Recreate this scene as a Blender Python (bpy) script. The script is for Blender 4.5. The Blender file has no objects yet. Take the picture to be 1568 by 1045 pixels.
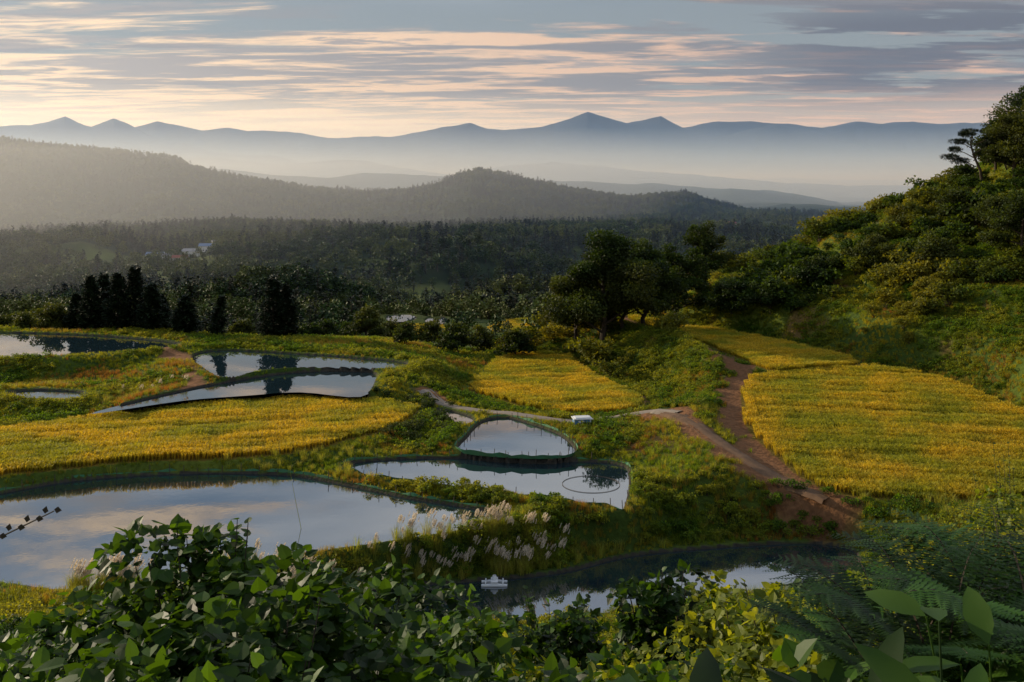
import bpy, math, numpy as np, time
from mathutils import Vector
T0=time.time()
rng=np.random.default_rng(7)
scene=bpy.context.scene
F=1524.4; HZ=290.0; CH=25.0      # focal length and horizon row in image pixels; camera height 25 m above the big pond

def P(u,v,z,s=0.0,y0=80.0):
    """plan position of an image pixel u,v projected from the camera onto a plane z + s*(y-y0)"""
    y=F*(CH-z+s*y0)/((v-HZ)+F*s)
    return ((u-784.0)/F*y, y)

# ------------------------------------------------------------------ noise
def _h(xi,yi,s):
    h=(xi*374761393+yi*668265263+s*974634777)&0x7fffffff
    h=((h^(h>>13))*1274126177)&0x7fffffff
    h=(h^(h>>16))
    return (h&0xffffff)/float(0xffffff)
def vnoise(x,y,s=0):
    x=np.asarray(x,float);y=np.asarray(y,float)
    xi=np.floor(x).astype(np.int64);yi=np.floor(y).astype(np.int64)
    fx=x-xi;fy=y-yi
    fx=fx*fx*(3-2*fx);fy=fy*fy*(3-2*fy)
    a=_h(xi,yi,s);b=_h(xi+1,yi,s);c=_h(xi,yi+1,s);d=_h(xi+1,yi+1,s)
    return (a*(1-fx)+b*fx)*(1-fy)+(c*(1-fx)+d*fx)*fy
def fbm(x,y,o=4,s=0):
    t=0;a=.5
    for i in range(o):
        t=t+a*(vnoise(x,y,s+i*17)-.5)*2
        x=x*2.03+11.3;y=y*2.03-7.1;a*=.5
    return t
def sst(a,b,x):
    t=np.clip((x-a)/(b-a),0,1);return t*t*(3-2*t)

# ------------------------------------------------------------------ features
def catmull(pts,n=4,closed=True):
    pts=np.array(pts,float);N=len(pts);out=[]
    rngi=range(N) if closed else range(N-1)
    for i in rngi:
        if closed: p0,p1,p2,p3=pts[(i-1)%N],pts[i],pts[(i+1)%N],pts[(i+2)%N]
        else: p0,p1,p2,p3=pts[max(i-1,0)],pts[i],pts[i+1],pts[min(i+2,N-1)]
        for k in range(n):
            t=k/n
            out.append(.5*((2*p1)+(-p0+p2)*t+(2*p0-5*p1+4*p2-p3)*t*t+(-p0+3*p1-3*p2+p3)*t**3))
    if not closed: out.append(pts[-1])
    return np.array(out)
feats=[]
def feat(name,kind,z,pts,s=0.0,y0=80.0):
    pp=[P(u,v,z,s,y0) for u,v in pts]
    poly=catmull(pp,4)
    feats.append(dict(name=name,kind=kind,z=z,s=s,y0=y0,poly=poly))
feat('big_pond','pond',0.0,[(-260,798),(-120,774),(0,756),(100,738),(220,728),(340,725),(450,729),(540,745),(620,762),(700,775),(780,790),(745,808),(640,826),(560,838),(440,855),(300,880),(160,900),(90,907),(0,896),(-120,880),(-260,860)])
feat('middle_pond','pond',0.3,[(528,712),(600,704),(700,702),(860,706),(950,712),(966,735),(957,782),(935,780),(870,772),(760,755),(640,742),(560,730)])
feat('small_pond','pond',0.8,[(703,692),(715,668),(738,646),(775,640),(815,650),(858,666),(882,688),(868,700),(800,702)])
feat('pond_sliver','pond',0.7,[(668,628),(700,632),(726,642),(716,652),(690,646)])
feat('front_pond','pond',-2.5,[(560,905),(700,892),(850,878),(960,852),(1080,840),(1230,832),(1310,845),(1300,885),(1150,915),(1000,935),(800,955),(640,965),(560,945)])
feat('curved_pond','pond',2.0,[(140,634),(230,610),(340,587),(430,573),(500,569),(570,571),(576,584),(552,608),(460,601),(380,606),(280,614)])
feat('upper_pond','pond',2.4,[(294,546),(340,537),(450,542),(540,548),(622,556),(600,566),(500,564),(410,568),(345,580),(312,566)])
feat('left_pond','pond',2.8,[(-200,508),(-60,509),(60,511),(170,516),(276,527),(220,538),(110,545),(0,549),(-200,556)])
feat('side_pond','pond',1.6,[(20,600),(70,598),(128,602),(110,614),(40,612),(10,606)])
feat('lower_rice','field',1.5,[(-280,664),(-100,656),(0,650),(150,632),(300,617),(420,605),(520,607),(610,612),(642,620),(600,648),(540,664),(470,682),(350,694),(220,697),(100,709),(0,719),(-120,735),(-280,755)])
feat('mid_rice','field',0.8,[(768,542),(860,538),(890,556),(930,578),(975,600),(984,614),(930,626),(830,622),(760,604),(718,590),(738,568)])
feat('right_rice','field',1.2,[(1145,574),(1220,563),(1300,558),(1370,561),(1450,578),(1568,626),(1680,670),(1660,735),(1500,756),(1320,752),(1235,726),(1190,690),(1150,655),(1136,620)],s=0.05,y0=79)
feat('strip_rice','field',3.7,[(962,482),(1050,495),(1130,506),(1230,526),(1316,550),(1250,557),(1185,561),(1145,548),(1080,523),(1000,498)])
feat('valley_pond','pond',-8,[(594,484),(632,483),(634,491),(598,493)])
feat('valley_pond','pond',-8,[(652,489),(684,487),(682,495),(658,497)])
feat('valley_rice','field',-8.0,[(596,497),(640,495),(700,501),(690,514),(640,516),(600,508)])
feat('valley_rice','field',-7.5,[(748,499),(785,488),(822,487),(828,493),(810,501),(770,506)])
feat('valley_pond','pond',-7.5,[(826,487),(864,484),(864,493),(836,497)])

def sdist(poly,x,y):
    n=len(poly);d2=np.full(x.shape,1e18);ins=np.zeros(x.shape,bool)
    for i in range(n):
        ax,ay=poly[i];bx,by=poly[(i+1)%n]
        ex,ey=bx-ax,by-ay
        wx,wy=x-ax,y-ay
        t=np.clip((wx*ex+wy*ey)/(ex*ex+ey*ey+1e-12),0,1)
        d2=np.minimum(d2,(wx-ex*t)**2+(wy-ey*t)**2)
        if ay!=by:
            c=((ay>y)!=(by>y))&(x<ex*(y-ay)/(by-ay)+ax)
            ins^=c
    d=np.sqrt(d2);return np.where(ins,-d,d)
def pldist(pl,x,y):
    d2=np.full(x.shape,1e18)
    for i in range(len(pl)-1):
        ax,ay=pl[i][:2];bx,by=pl[i+1][:2]
        ex,ey=bx-ax,by-ay;wx,wy=x-ax,y-ay
        t=np.clip((wx*ex+wy*ey)/(ex*ex+ey*ey+1e-12),0,1)
        d2=np.minimum(d2,(wx-ex*t)**2+(wy-ey*t)**2)
    return np.sqrt(d2)

# ------------------------------------------------------------------ base terrain
C=[(0,0,23.0),(-8,0,22.5),(8,0,23.4),(-20,0,21.5),(22,0,24),(0,-15,27),(-30,-15,26),(30,-15,29),
 (0,5,21.2),(0,10,19.2),(0,15,17.1),(0,20,14.8),(0,30,10),(0,45,3.2),(-2,58,-1.5),
 (-10,12,17.8),(-18,25,12),(-30,40,5.5),(-40,55,1.0),(-60,60,.8),(-25,52,1.5),(-80,60,2),(-60,30,10),
 (6,12,19.0),(10,20,16),(4,20,14.6),(7,30,9.8),(15,30,11.6),(12,45,3.4),(22,42,7.6),(30,55,3),(36,66,1.5),(20,58,-1.0),(45,62,4),(45,40,12),
 (60,60,9),(60,20,20),(90,70,18),
 (-60,158,2.5),(-95,150,2.8),(-20,156,1.6),(0,158,-1.5),(-130,100,3),(-100,80,1.5),(-150,150,3),
 (-60,188,-8),(-20,185,-7),(0,200,-6),(22,205,-1),(-120,190,-9),(60,245,3),(100,245,20),(-60,240,-20),(0,250,-9),(-120,240,-24),
 (22,150,5.0),(28,165,6.5),(42,148,8.5),(49,175,13.8),(54,200,12),
 (52,150,12.5),(59,175,18.0),(66,200,17),(58,140,13),(69,165,22.0),(79,190,23),
 (62,120,11),(72,140,20.5),(82,160,30),(96,190,33),(100,150,37),(120,130,36),(80,95,15),(100,105,23),(62,96,7),(58,84,3.5),(140,180,40)]
for u,v,z in [(640,855,.7),(740,830,.9),(830,800,1.0),(900,800,.8),(1000,800,.6),(1120,785,.9),(1280,772,.9),
  (1000,700,1.6),(960,655,1.5),(1080,710,1.7),(890,655,1.0),(655,668,-1.0),(620,668,-0.8),(700,610,1.0),
  (925,486,4.6),(1000,512,4.9),(1060,528,4.8),(1110,548,4.5),(1128,600,3.6),(1070,600,1.6),(1010,575,1.0),(900,540,1.2),
  (690,560,1.5),(650,580,2.0),(200,575,1.4),(250,560,2.2),(100,575,1.0)]:
    x,y=P(u,v,z);C.append((x,y,z))
C=np.array(C,float)
def kern(r2): return np.sqrt(r2+16.0)
_n=len(C);A=np.ones((_n+3,_n+3));A[_n:,_n:]=0
A[:_n,:_n]=kern((C[:,None,0]-C[None,:,0])**2+(C[:,None,1]-C[None,:,1])**2)+np.eye(_n)*-0.02
A[:_n,_n+1:]=C[:,:2]/100;A[_n+1:,:_n]=C[:,:2].T/100
sol=np.linalg.solve(A,np.concatenate([C[:,2],[0,0,0]]))
def near(x,y):
    z=sol[_n]+sol[_n+1]*x/100+sol[_n+2]*y/100
    for i in range(_n): z=z+sol[i]*kern((x-C[i,0])**2+(y-C[i,1])**2)
    # old terraces worn into the right-hand hill
    hm=sst(5.5,8,z)*sst(20,34,x)*sst(92,108,y)
    q=z+1.2*fbm(x/18,y/18,3,61);st=4.2;fr=q/st-np.floor(q/st)
    z=z+hm*(sst(.45,.95,fr)-fr)*st*.75
    return z
def ridge(pts): 
    a=np.array(pts,float);return (a[:,0]-784)/F,(HZ-a[:,1])/F
R1=ridge([(-900,190),(-300,205),(0,220),(50,229),(100,231),(170,240),(230,245),(270,250),(300,264),(370,280),(430,289),(480,297),(560,303),(620,300),(660,293),(700,278),(735,269),(770,275),(820,285),(870,297),(960,311),(1010,307),(1050,304),(1090,317),(1140,329),(1200,340),(1300,356),(1700,366),(2400,350)])
R2=ridge([(-900,250),(-300,262),(0,258),(300,266),(340,262),(420,270),(500,274),(560,268),(620,270),(680,273),(760,287),(840,278),(900,281),(960,285),(1000,284),(1080,292),(1120,290),(1180,297),(1220,303),(1280,314),(1330,330),(1700,338)])
R3=ridge([(-900,240),(-300,236),(0,250),(200,246),(330,242),(380,250),(430,254),(480,249),(560,246),(610,256),(700,270),(760,259),(850,250),(1000,266),(1150,277),(1300,287),(1700,290)])
R4=ridge([(-900,190),(-300,205),(-100,188),(0,196),(50,194),(75,189),(100,180),(120,189),(140,195),(175,182),(200,193),(230,209),(280,221),(330,236),(420,242),(500,262),(700,266),(1700,285)])
R5=ridge([(-900,230),(-100,215),(100,212),(200,199),(240,189),(270,194),(310,200),(350,196),(380,201),(470,206),(530,212),(600,210),(650,201),(690,193),(720,187),(745,196),(770,199),(830,197),(870,185),(900,173),(925,181),(960,190),(990,185),(1012,179),(1035,190),(1050,196),(1090,211),(1120,209),(1160,197),(1190,188),(1240,203),(1300,220),(1350,235),(1500,250),(1700,250)])
R6=ridge([(-900,235),(600,230),(900,206),(1000,201),(1060,195),(1100,188),(1150,187),(1200,192),(1260,196),(1310,187),(1350,190),(1400,187),(1450,192),(1500,190),(1560,194),(1700,190)])
RG=[(R1,2500,480,700),(R2,5000,650,700),(R3,8800,1000,900),(R4,13500,1700,1500),(R5,20000,2600,2000),(R6,26500,2600,1500)]
def far(x,y):
    a=x/np.maximum(y,1)
    b=np.interp(y,[100,155,200,260,330,450,700,1100,2000,40000],[3,2,-5,-9,-22,-44,-58,-62,-62,-62])
    b=b+fbm(x/160,y/160,3,5)*5*sst(300,900,y)
    k=np.zeros_like(b)
    for (u,v,yy,wx,wy) in [(430,428,480,52,60),(330,455,430,30,36),(520,374,1150,85,110),(700,384,760,58,90),(800,392,800,55,80),(90,366,950,150,120),(-150,356,900,160,140),(800,440,500,40,50),(600,395,1300,100,100),(250,392,1300,80,80),(950,375,1000,90,100),(1100,385,900,120,100),(560,440,620,30,50)]:
        xc=(u-784)/F*yy;zt=CH-(v-HZ)/F*yy
        bb=np.interp(yy,[100,155,200,260,330,450,700,1100,2000],[3,2,-5,-9,-22,-44,-58,-62,-62])
        k=np.maximum(k,(zt-bb)*np.exp(-((x-xc)/wx)**2-((y-yy)/wy)**2)*(1+.30*fbm(x/40,y/40,4,9)))
    z=b+k
    for (aa,tt),yr,wf,wb in RG:
        yy=yr*(1+.05*fbm(a*5,a*0+yr*.01,3,3))
        top=CH+np.interp(a,aa,tt)*yy
        w=np.where(y<yy,wf,wb)
        g=np.exp(-((y-yy)/w)**2)
        sp=yr*.045
        n=fbm(x/sp,y/sp,6,int(yr)%97)
        rd=(1-np.abs(fbm(x/(sp*1.5),y/(sp*1.5),4,31)))
        amp=(top+70)
        z=np.maximum(z,-62+amp*g*(1+.16*n*(1-g))-amp*.48*(1-rd)*(1-g)*g**.5*2 + n*yr*(.0022 if yr<4000 else .0032))
    return z
def base(x,y):
    x=np.asarray(x,float);y=np.asarray(y,float);z=np.zeros_like(x)
    w=sst(195,255,y)
    m=w<1
    zn=near(x[m],y[m]);zn=zn+fbm(x[m]/3,y[m]/3,3,2)*.28*sst(2,20,y[m])
    zf=far(x,y)
    z=zf*w
    z[m]+=zn*(1-w[m])
    return z
BERM=.22
def H(x,y):
    x=np.atleast_1d(np.asarray(x,float));y=np.atleast_1d(np.asarray(y,float))
    z0=base(x,y);wb=1/5.0**3
    num=z0*wb;den=np.full_like(z0,wb);mind=np.full_like(z0,99.);kid=np.zeros(z0.shape,int);zin=np.full_like(z0,np.nan)
    for fi,f in enumerate(feats):
        p=f['poly'];m=(x>p[:,0].min()-10)&(x<p[:,0].max()+10)&(y>p[:,1].min()-10)&(y<p[:,1].max()+10)
        if not m.any(): continue
        xs,ys=x[m],y[m];d=sdist(p,xs,ys)
        pond=f['kind']=='pond'
        lvl=f['z']+f['s']*(ys-f['y0'])+(BERM if pond else -.6)
        w=1/np.maximum(d,.05)**3*np.clip(1-d/10,0,1)**2
        o=d>0
        nn=num[m];dd=den[m];nn[o]+=(w*lvl)[o];dd[o]+=w[o];num[m]=nn;den[m]=dd
        mm=mind[m];kk=kid[m];zz=zin[m]
        mm=np.minimum(mm,d)
        i=~o
        if pond: zi=lvl-1.2*sst(0,.7,-d)
        else: zi=lvl
        zz[i]=zi[i];kk[i]=fi+1
        mind[m]=mm;kid[m]=kk;zin[m]=zz
    z=num/den
    z=np.where(np.isnan(zin),z,zin)
    return z,mind,kid
def Hz(x,y): return float(H([x],[y])[0][0])

road=catmull([P(u,v,z) for u,v,z in [(650,600,1.3),(690,618,1.2),(760,628,1.2),(860,640,1.2),(940,637,1.3),(1000,632,1.6),(1042,640,1.8)]],6,False)
track=catmull([P(u,v,z) for u,v,z in [(1020,636,1.8),(1060,655,1.8),(1110,686,1.6),(1170,718,1.3),(1270,752,1.0)]],6,False)
path1=catmull([P(u,v,z) for u,v,z in [(880,545,1.5),(910,572,1.5),(980,598,1.5)]],4,False)
path2=catmull([P(u,v,z) for u,v,z in [(955,480,4),(1000,500,4.2),(1060,521,4.1),(1115,545,4),(1138,566,3.6),(1122,605,3),(1126,645,2.4),(1180,692,1.7),(1300,758,.9)]],4,False)
path3=catmull([P(u,v,z) for u,v,z in [(250,538,2.6),(285,556,2.5),(300,575,2.4),(292,592,2.3)]],4,False)
path4=catmull([P(u,v,z) for u,v,z in [(1145,570,3.6),(1310,553,3.6),(1440,566,4),(1568,618,4)]],4,False)
def soilmask(x,y):
    n=fbm(x/2.2,y/2.2,4,41)
    d=np.minimum(np.minimum(pldist(road,x,y)-.3,pldist(track,x,y)-1.7),np.minimum(pldist(path2,x,y)-1.6,np.minimum(pldist(path1,x,y)-.3,np.minimum(pldist(path3,x,y)-.9,pldist(path4,x,y)-.4))))
    return np.clip(.75-(d+n*2.4)/1.2,0,1)

# ------------------------------------------------------------------ mesh helpers
def mk_mesh(name,v,faces_flat,loop_tot,mats=None,mi=None,smooth=False):
    me=bpy.data.meshes.new(name)
    v=np.asarray(v,np.float32)
    me.vertices.add(len(v));me.vertices.foreach_set('co',v.ravel())
    me.loops.add(len(faces_flat));me.loops.foreach_set('vertex_index',np.asarray(faces_flat,np.int32))
    lt=np.asarray(loop_tot,np.int32)
    me.polygons.add(len(lt))
    me.polygons.foreach_set('loop_start',np.concatenate([[0],np.cumsum(lt)[:-1]]).astype(np.int32))
    me.polygons.foreach_set('loop_total',lt)
    for m in (mats or []): me.materials.append(m)
    if mi is not None: me.polygons.foreach_set('material_index',np.asarray(mi,np.int32))
    me.polygons.foreach_set('use_smooth',np.full(len(lt),smooth))
    me.update(calc_edges=True)
    return me
def add(name,me,link=True):
    o=bpy.data.objects.new(name,me)
    if link: scene.collection.objects.link(o)
    return o
class MB:
    def __init__(s): s.v=[];s.f=[];s.t=[];s.m=[];s.lv=[];s.n=0
    def addq(s,v,f,mat=0,lv=None):
        v=np.asarray(v,float).reshape(-1,3);f=np.asarray(f,int)
        s.v.append(v);s.f.append((f+s.n).ravel());s.t.append(np.full(len(f),f.shape[1]));s.m.append(np.full(len(f),mat))
        s.lv.append(np.full(len(f),.5) if lv is None else np.asarray(lv));s.n+=len(v)
    def rep(s,tv,tf,org,fr,sc,mat=0,lv=None):
        tv=np.asarray(tv,float);tf=np.asarray(tf,int);N=len(org)
        sc=np.asarray(sc,float)
        if sc.ndim==1: sc=sc[:,None].repeat(3,1)
        V=np.einsum('nk,pk,nkj->npj',sc,tv,fr)+org[:,None,:]
        Fc=tf[None]+(np.arange(N)*len(tv))[:,None,None]
        if lv is None: lv=rng.random(N)
        s.addq(V.reshape(-1,3),Fc.reshape(-1,tf.shape[1]),mat,np.repeat(lv,len(tf)))
    def tube(s,pts,rad,sides=6,mat=1):
        pts=np.asarray(pts,float);n=len(pts);V=[]
        for i in range(n):
            d=pts[min(i+1,n-1)]-pts[max(i-1,0)];d/=np.linalg.norm(d)+1e-9
            a=np.cross(d,[.3,.9,.1]);a/=np.linalg.norm(a)+1e-9;b=np.cross(d,a)
            for k in range(sides):
                t=2*math.pi*k/sides;V.append(pts[i]+rad[i]*(a*math.cos(t)+b*math.sin(t)))
        f=[(i*sides+k,i*sides+(k+1)%sides,(i+1)*sides+(k+1)%sides,(i+1)*sides+k) for i in range(n-1) for k in range(sides)]
        s.addq(V,f,mat)
    def box(s,c,d,mat=0,rz=0):
        c=np.array(c);d=np.array(d)/2
        v=np.array([(x,y,z) for x in(-1,1) for y in(-1,1) for z in(-1,1)])*d
        ca,sa=math.cos(rz),math.sin(rz);v=np.c_[v[:,0]*ca-v[:,1]*sa,v[:,0]*sa+v[:,1]*ca,v[:,2]]+c
        s.addq(v,[(0,1,3,2),(4,6,7,5),(0,4,5,1),(2,3,7,6),(0,2,6,4),(1,5,7,3)],mat)
    def build(s,name,mats,smooth=False):
        v=np.concatenate(s.v);me=mk_mesh(name,v,np.concatenate(s.f),np.concatenate(s.t),mats,np.concatenate(s.m),smooth)
        lv=np.concatenate(s.lv)
        if len(lv)==len(me.polygons):
            a=me.attributes.new('lv','FLOAT','FACE');a.data.foreach_set('value',lv.astype(np.float32))
        return me
def frames(d,n):
    d=d/(np.linalg.norm(d,axis=1,keepdims=True)+1e-9)
    x=np.cross(d,n);x/=np.linalg.norm(x,axis=1,keepdims=True)+1e-9
    z=np.cross(x,d);return np.stack([x,d,z],1)
def rdir(n,r=None):
    r=r or rng
    v=r.normal(size=(n,3));return v/np.linalg.norm(v,axis=1,keepdims=True)
DIAM=([(0,0,0),(.42,.45,.08),(0,1,0),(-.42,.45,.08)],[(0,1,2),(0,2,3)])
HEART=([(0,0,0),(.30,-.06,.06),(.47,.22,.10),(.36,.58,.06),(0,1,-.05),(-.36,.58,.06),(-.47,.22,.10),(-.30,-.06,.06),(0,.5,.0)],
       [(0,1,2),(0,2,8),(8,2,3),(8,3,4),(0,6,7),(0,8,6),(8,5,6),(8,4,5)])
LANCE=([(0,0,0),(.07,.25,.02),(.085,.5,.0),(.05,.8,-.06),(0,1,-.14),(-.05,.8,-.06),(-.085,.5,.0),(-.07,.25,.02),(0,.25,-.01),(0,.5,-.02),(0,.8,-.08)],
       [(0,1,8),(8,1,2),(8,2,9),(9,2,3),(9,3,10),(10,3,4),(0,8,7),(8,9,7),(9,6,7),(9,10,6),(10,5,6),(10,4,5)])

# ------------------------------------------------------------------ materials
def newmat(name):
    m=bpy.data.materials.new(name);m.use_nodes=True;nt=m.node_tree
    for n in list(nt.nodes): nt.nodes.remove(n)
    return m,nt
def N(nt,t,**k):
    n=nt.nodes.new(t)
    for a,b in k.items(): setattr(n,a,b)
    return n
def L(nt,a,b): nt.links.new(a,b)
def mixc(nt,f,a,b,bt='MIX'):
    n=nt.nodes.new('ShaderNodeMix');n.data_type='RGBA';n.blend_type=bt
    for s,v in((n.inputs[0],f),(n.inputs[6],a),(n.inputs[7],b)):
        if hasattr(v,'links') : nt.links.new(v,s)
        elif isinstance(v,(int,float)): s.default_value=v
        else: s.default_value=(*v,1) if len(v)==3 else v
    return n.outputs[2]
def math_(nt,op,a,b=0.0,c=None):
    n=nt.nodes.new('ShaderNodeMath');n.operation=op
    for i,v in enumerate((a,b,c)):
        if v is None: continue
        if hasattr(v,'links'): nt.links.new(v,n.inputs[i])
        else: n.inputs[i].default_value=v
    return n.outputs[0]
def foliage(name,c1,c2,c3=None,trans=.35,ns=.12,rough=.6,spec=.2,tcol=(1.9,1.6,.5)):
    m,nt=newmat(name)
    oi=N(nt,'ShaderNodeObjectInfo');at=N(nt,'ShaderNodeAttribute',attribute_name='lv')
    geo=N(nt,'ShaderNodeNewGeometry')
    no=N(nt,'ShaderNodeTexNoise');no.inputs['Scale'].default_value=ns;no.inputs['Detail'].default_value=4;L(nt,geo.outputs['Position'],no.inputs['Vector'])
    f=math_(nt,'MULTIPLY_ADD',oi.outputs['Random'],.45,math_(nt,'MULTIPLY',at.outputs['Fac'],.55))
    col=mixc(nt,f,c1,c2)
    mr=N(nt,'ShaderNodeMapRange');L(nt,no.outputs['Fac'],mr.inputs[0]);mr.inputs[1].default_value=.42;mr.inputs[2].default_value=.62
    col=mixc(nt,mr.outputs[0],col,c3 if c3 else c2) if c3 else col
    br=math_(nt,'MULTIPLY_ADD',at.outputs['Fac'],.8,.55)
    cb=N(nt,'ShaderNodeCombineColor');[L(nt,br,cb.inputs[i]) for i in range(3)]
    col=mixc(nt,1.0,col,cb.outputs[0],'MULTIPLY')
    p=N(nt,'ShaderNodeBsdfPrincipled');L(nt,col,p.inputs['Base Color']);p.inputs['Roughness'].default_value=rough;p.inputs['Specular IOR Level'].default_value=spec
    o=N(nt,'ShaderNodeOutputMaterial')
    if trans<=0: L(nt,p.outputs[0],o.inputs[0]);return m
    t=N(nt,'ShaderNodeBsdfTranslucent');tc=mixc(nt,1.0,col,tcol,'MULTIPLY');L(nt,tc,t.inputs['Color'])
    ms=N(nt,'ShaderNodeMixShader');ms.inputs[0].default_value=trans;L(nt,p.outputs[0],ms.inputs[1]);L(nt,t.outputs[0],ms.inputs[2])
    L(nt,ms.outputs[0],o.inputs[0]);return m
def plain(name,c,rough=.8,c2=None,ns=3,spec=.3):
    m,nt=newmat(name);p=N(nt,'ShaderNodeBsdfPrincipled');p.inputs['Roughness'].default_value=rough;p.inputs['Specular IOR Level'].default_value=spec
    geo=N(nt,'ShaderNodeNewGeometry');no=N(nt,'ShaderNodeTexNoise');no.inputs['Scale'].default_value=ns;no.inputs['Detail'].default_value=6;L(nt,geo.outputs['Position'],no.inputs['Vector'])
    L(nt,mixc(nt,no.outputs['Fac'],c,c2 or tuple(x*.6 for x in c)),p.inputs['Base Color'])
    o=N(nt,'ShaderNodeOutputMaterial');L(nt,p.outputs[0],o.inputs[0]);return m
M_rice=foliage('rice',(.42,.32,.022),(.62,.46,.045),(.30,.31,.03),.38,.16,.6,.15)
M_grass=foliage('grass_mat',(.05,.11,.007),(.20,.27,.018),(.30,.28,.026),.5,.12)
M_dry=foliage('drygrass',(.30,.22,.04),(.24,.23,.03),(.30,.14,.035),.45,.2)
M_weed=foliage('weeds_mat',(.025,.07,.006),(.12,.21,.013),(.23,.24,.022),.5,.15)
M_shrub=foliage('shrub_mat',(.012,.034,.005),(.065,.11,.009),(.19,.18,.016),.42,.05)
M_near=foliage('near_leaf',(.008,.025,.005),(.055,.12,.009),None,.44,.6,.5,.25)
M_yel=foliage('yellow_leaf',(.06,.12,.010),(.28,.29,.022),None,.52,.6,.5,.25)
M_fern=foliage('fern_leaf',(.010,.036,.008),(.045,.11,.014),None,.4,.6,.55,.2)
M_con=foliage('conifer',(.006,.014,.005),(.018,.031,.009),None,0,.1)
M_tree=foliage('broadleaf',(.010,.026,.004),(.042,.072,.009),(.065,.08,.012),.33,.04)
M_for=foliage('forest',(.014,.036,.008),(.055,.095,.014),(.12,.135,.022),0,.014)
M_plume=foliage('plume',(.60,.54,.46),(.80,.73,.62),None,.5,.5,tcol=(1.15,1.05,.85))
M_bark=plain('bark',(.06,.045,.03),.9)
M_straw=foliage('reed_stem',(.34,.30,.07),(.20,.27,.035),None,.45,.5)

# ------------------------------------------------------------------ terrain sheet
rows=np.concatenate([np.arange(-12,50,.5),np.arange(50,68,.3),np.arange(68,128,.24),np.arange(128,190,.4),
   np.geomspace(190,1500,210),np.geomspace(1515,32000,330)])
cols=np.concatenate([np.linspace(-1.6,-.66,60),np.linspace(-.65,.65,780),np.linspace(.66,1.6,60)])
RR,CC=np.meshgrid(rows,cols,indexing='ij')
X=(CC*(RR+16)).ravel();Y=RR.ravel()
Z,MD,KID=H(X,Y)
nr,nc=RR.shape
i0=(np.arange(nr-1)[:,None]*nc+np.arange(nc-1)[None]).ravel()
quads=np.stack([i0,i0+1,i0+nc+1,i0+nc],1)
nz=fbm(X/9,Y/9,4,77)*.5+.5;nz2=fbm(X/60,Y/60,4,78)*.5+.5
g1=np.array([.035,.06,.010]);g2=np.array([.10,.125,.016]);soil=np.array([.20,.095,.042]);mud=np.array([.045,.04,.03])
col=g1+(g2-g1)*np.clip((nz-.3)*2,0,1)[:,None]
fm=sst(190,320,Y)[:,None];ff=np.array([.018,.032,.010]);fg=np.array([.12,.14,.035])
clear=(np.clip((nz2-.56)*10,0,1)*(1-.85*sst(1300,1700,Y)))[:,None]
vl=((np.abs(Y-980)<230)&(X/np.maximum(Y,1)>-.40)&(X/np.maximum(Y,1)<-.20)&(Z<-50))[:,None]
nzf=(fbm(X/25,Y/25,3,88)*.5+.5)[:,None]
clear=np.maximum(clear,vl*1.0)
farc=ff+(fg-ff)*clear*np.clip(nzf*1.8-.2,0,1)
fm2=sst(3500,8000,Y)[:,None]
farc=farc*(1-fm2)+np.array([.018,.028,.04])*fm2  # far ranges turn dark blue with distance: haze tint put into ground colour
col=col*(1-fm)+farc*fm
nearm=(Y<200)&(Y>50);xs,ys=X[nearm],Y[nearm]
sm=np.zeros(X.shape);sm[nearm]=soilmask(xs,ys)
sm=np.maximum(sm,np.clip((fbm(X/6,Y/6,4,99)*.5+.5-.62)*6,0,.6)*((X>8)&(Y>90)&(Y<200)))[:,None]
col=col*(1-sm)+soil*sm
isf=np.zeros(X.shape,bool);isp=isf.copy()
for i,f in enumerate(feats):
    if f['kind']=='field': isf|=KID==i+1
    else: isp|=KID==i+1
col[isf]=(.16,.12,.02);col[isp]=mud
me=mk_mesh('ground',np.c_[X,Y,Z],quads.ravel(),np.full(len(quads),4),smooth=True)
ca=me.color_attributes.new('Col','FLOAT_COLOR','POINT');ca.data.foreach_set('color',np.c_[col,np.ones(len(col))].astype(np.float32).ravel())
gm,nt=newmat('ground_mat')
at=N(nt,'ShaderNodeAttribute',attribute_name='Col');geo=N(nt,'ShaderNodeNewGeometry')
n1=N(nt,'ShaderNodeTexNoise');n1.inputs['Scale'].default_value=2.5;n1.inputs['Detail'].default_value=8;L(nt,geo.outputs['Position'],n1.inputs['Vector'])
n2=N(nt,'ShaderNodeTexNoise');n2.inputs['Scale'].default_value=.03;n2.inputs['Detail'].default_value=8;L(nt,geo.outputs['Position'],n2.inputs['Vector'])
k=math_(nt,'MULTIPLY',math_(nt,'MULTIPLY_ADD',n1.outputs['Fac'],1.4,.3),math_(nt,'MULTIPLY_ADD',n2.outputs['Fac'],1.0,.5))
cb=N(nt,'ShaderNodeCombineColor');[L(nt,k,cb.inputs[i]) for i in range(3)]
p=N(nt,'ShaderNodeBsdfPrincipled');p.inputs['Roughness'].default_value=.95;p.inputs['Specular IOR Level'].default_value=.1
L(nt,mixc(nt,1.0,at.outputs['Color'],cb.outputs[0],'MULTIPLY'),p.inputs['Base Color'])
bp=N(nt,'ShaderNodeBump');bp.inputs['Strength'].default_value=.8;bp.inputs['Distance'].default_value=.2;L(nt,n1.outputs['Fac'],bp.inputs['Height']);L(nt,bp.outputs[0],p.inputs['Normal'])
o=N(nt,'ShaderNodeOutputMaterial');L(nt,p.outputs[0],o.inputs[0])
me.materials.append(gm);add('ground',me)
print('terrain',time.time()-T0)

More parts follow.
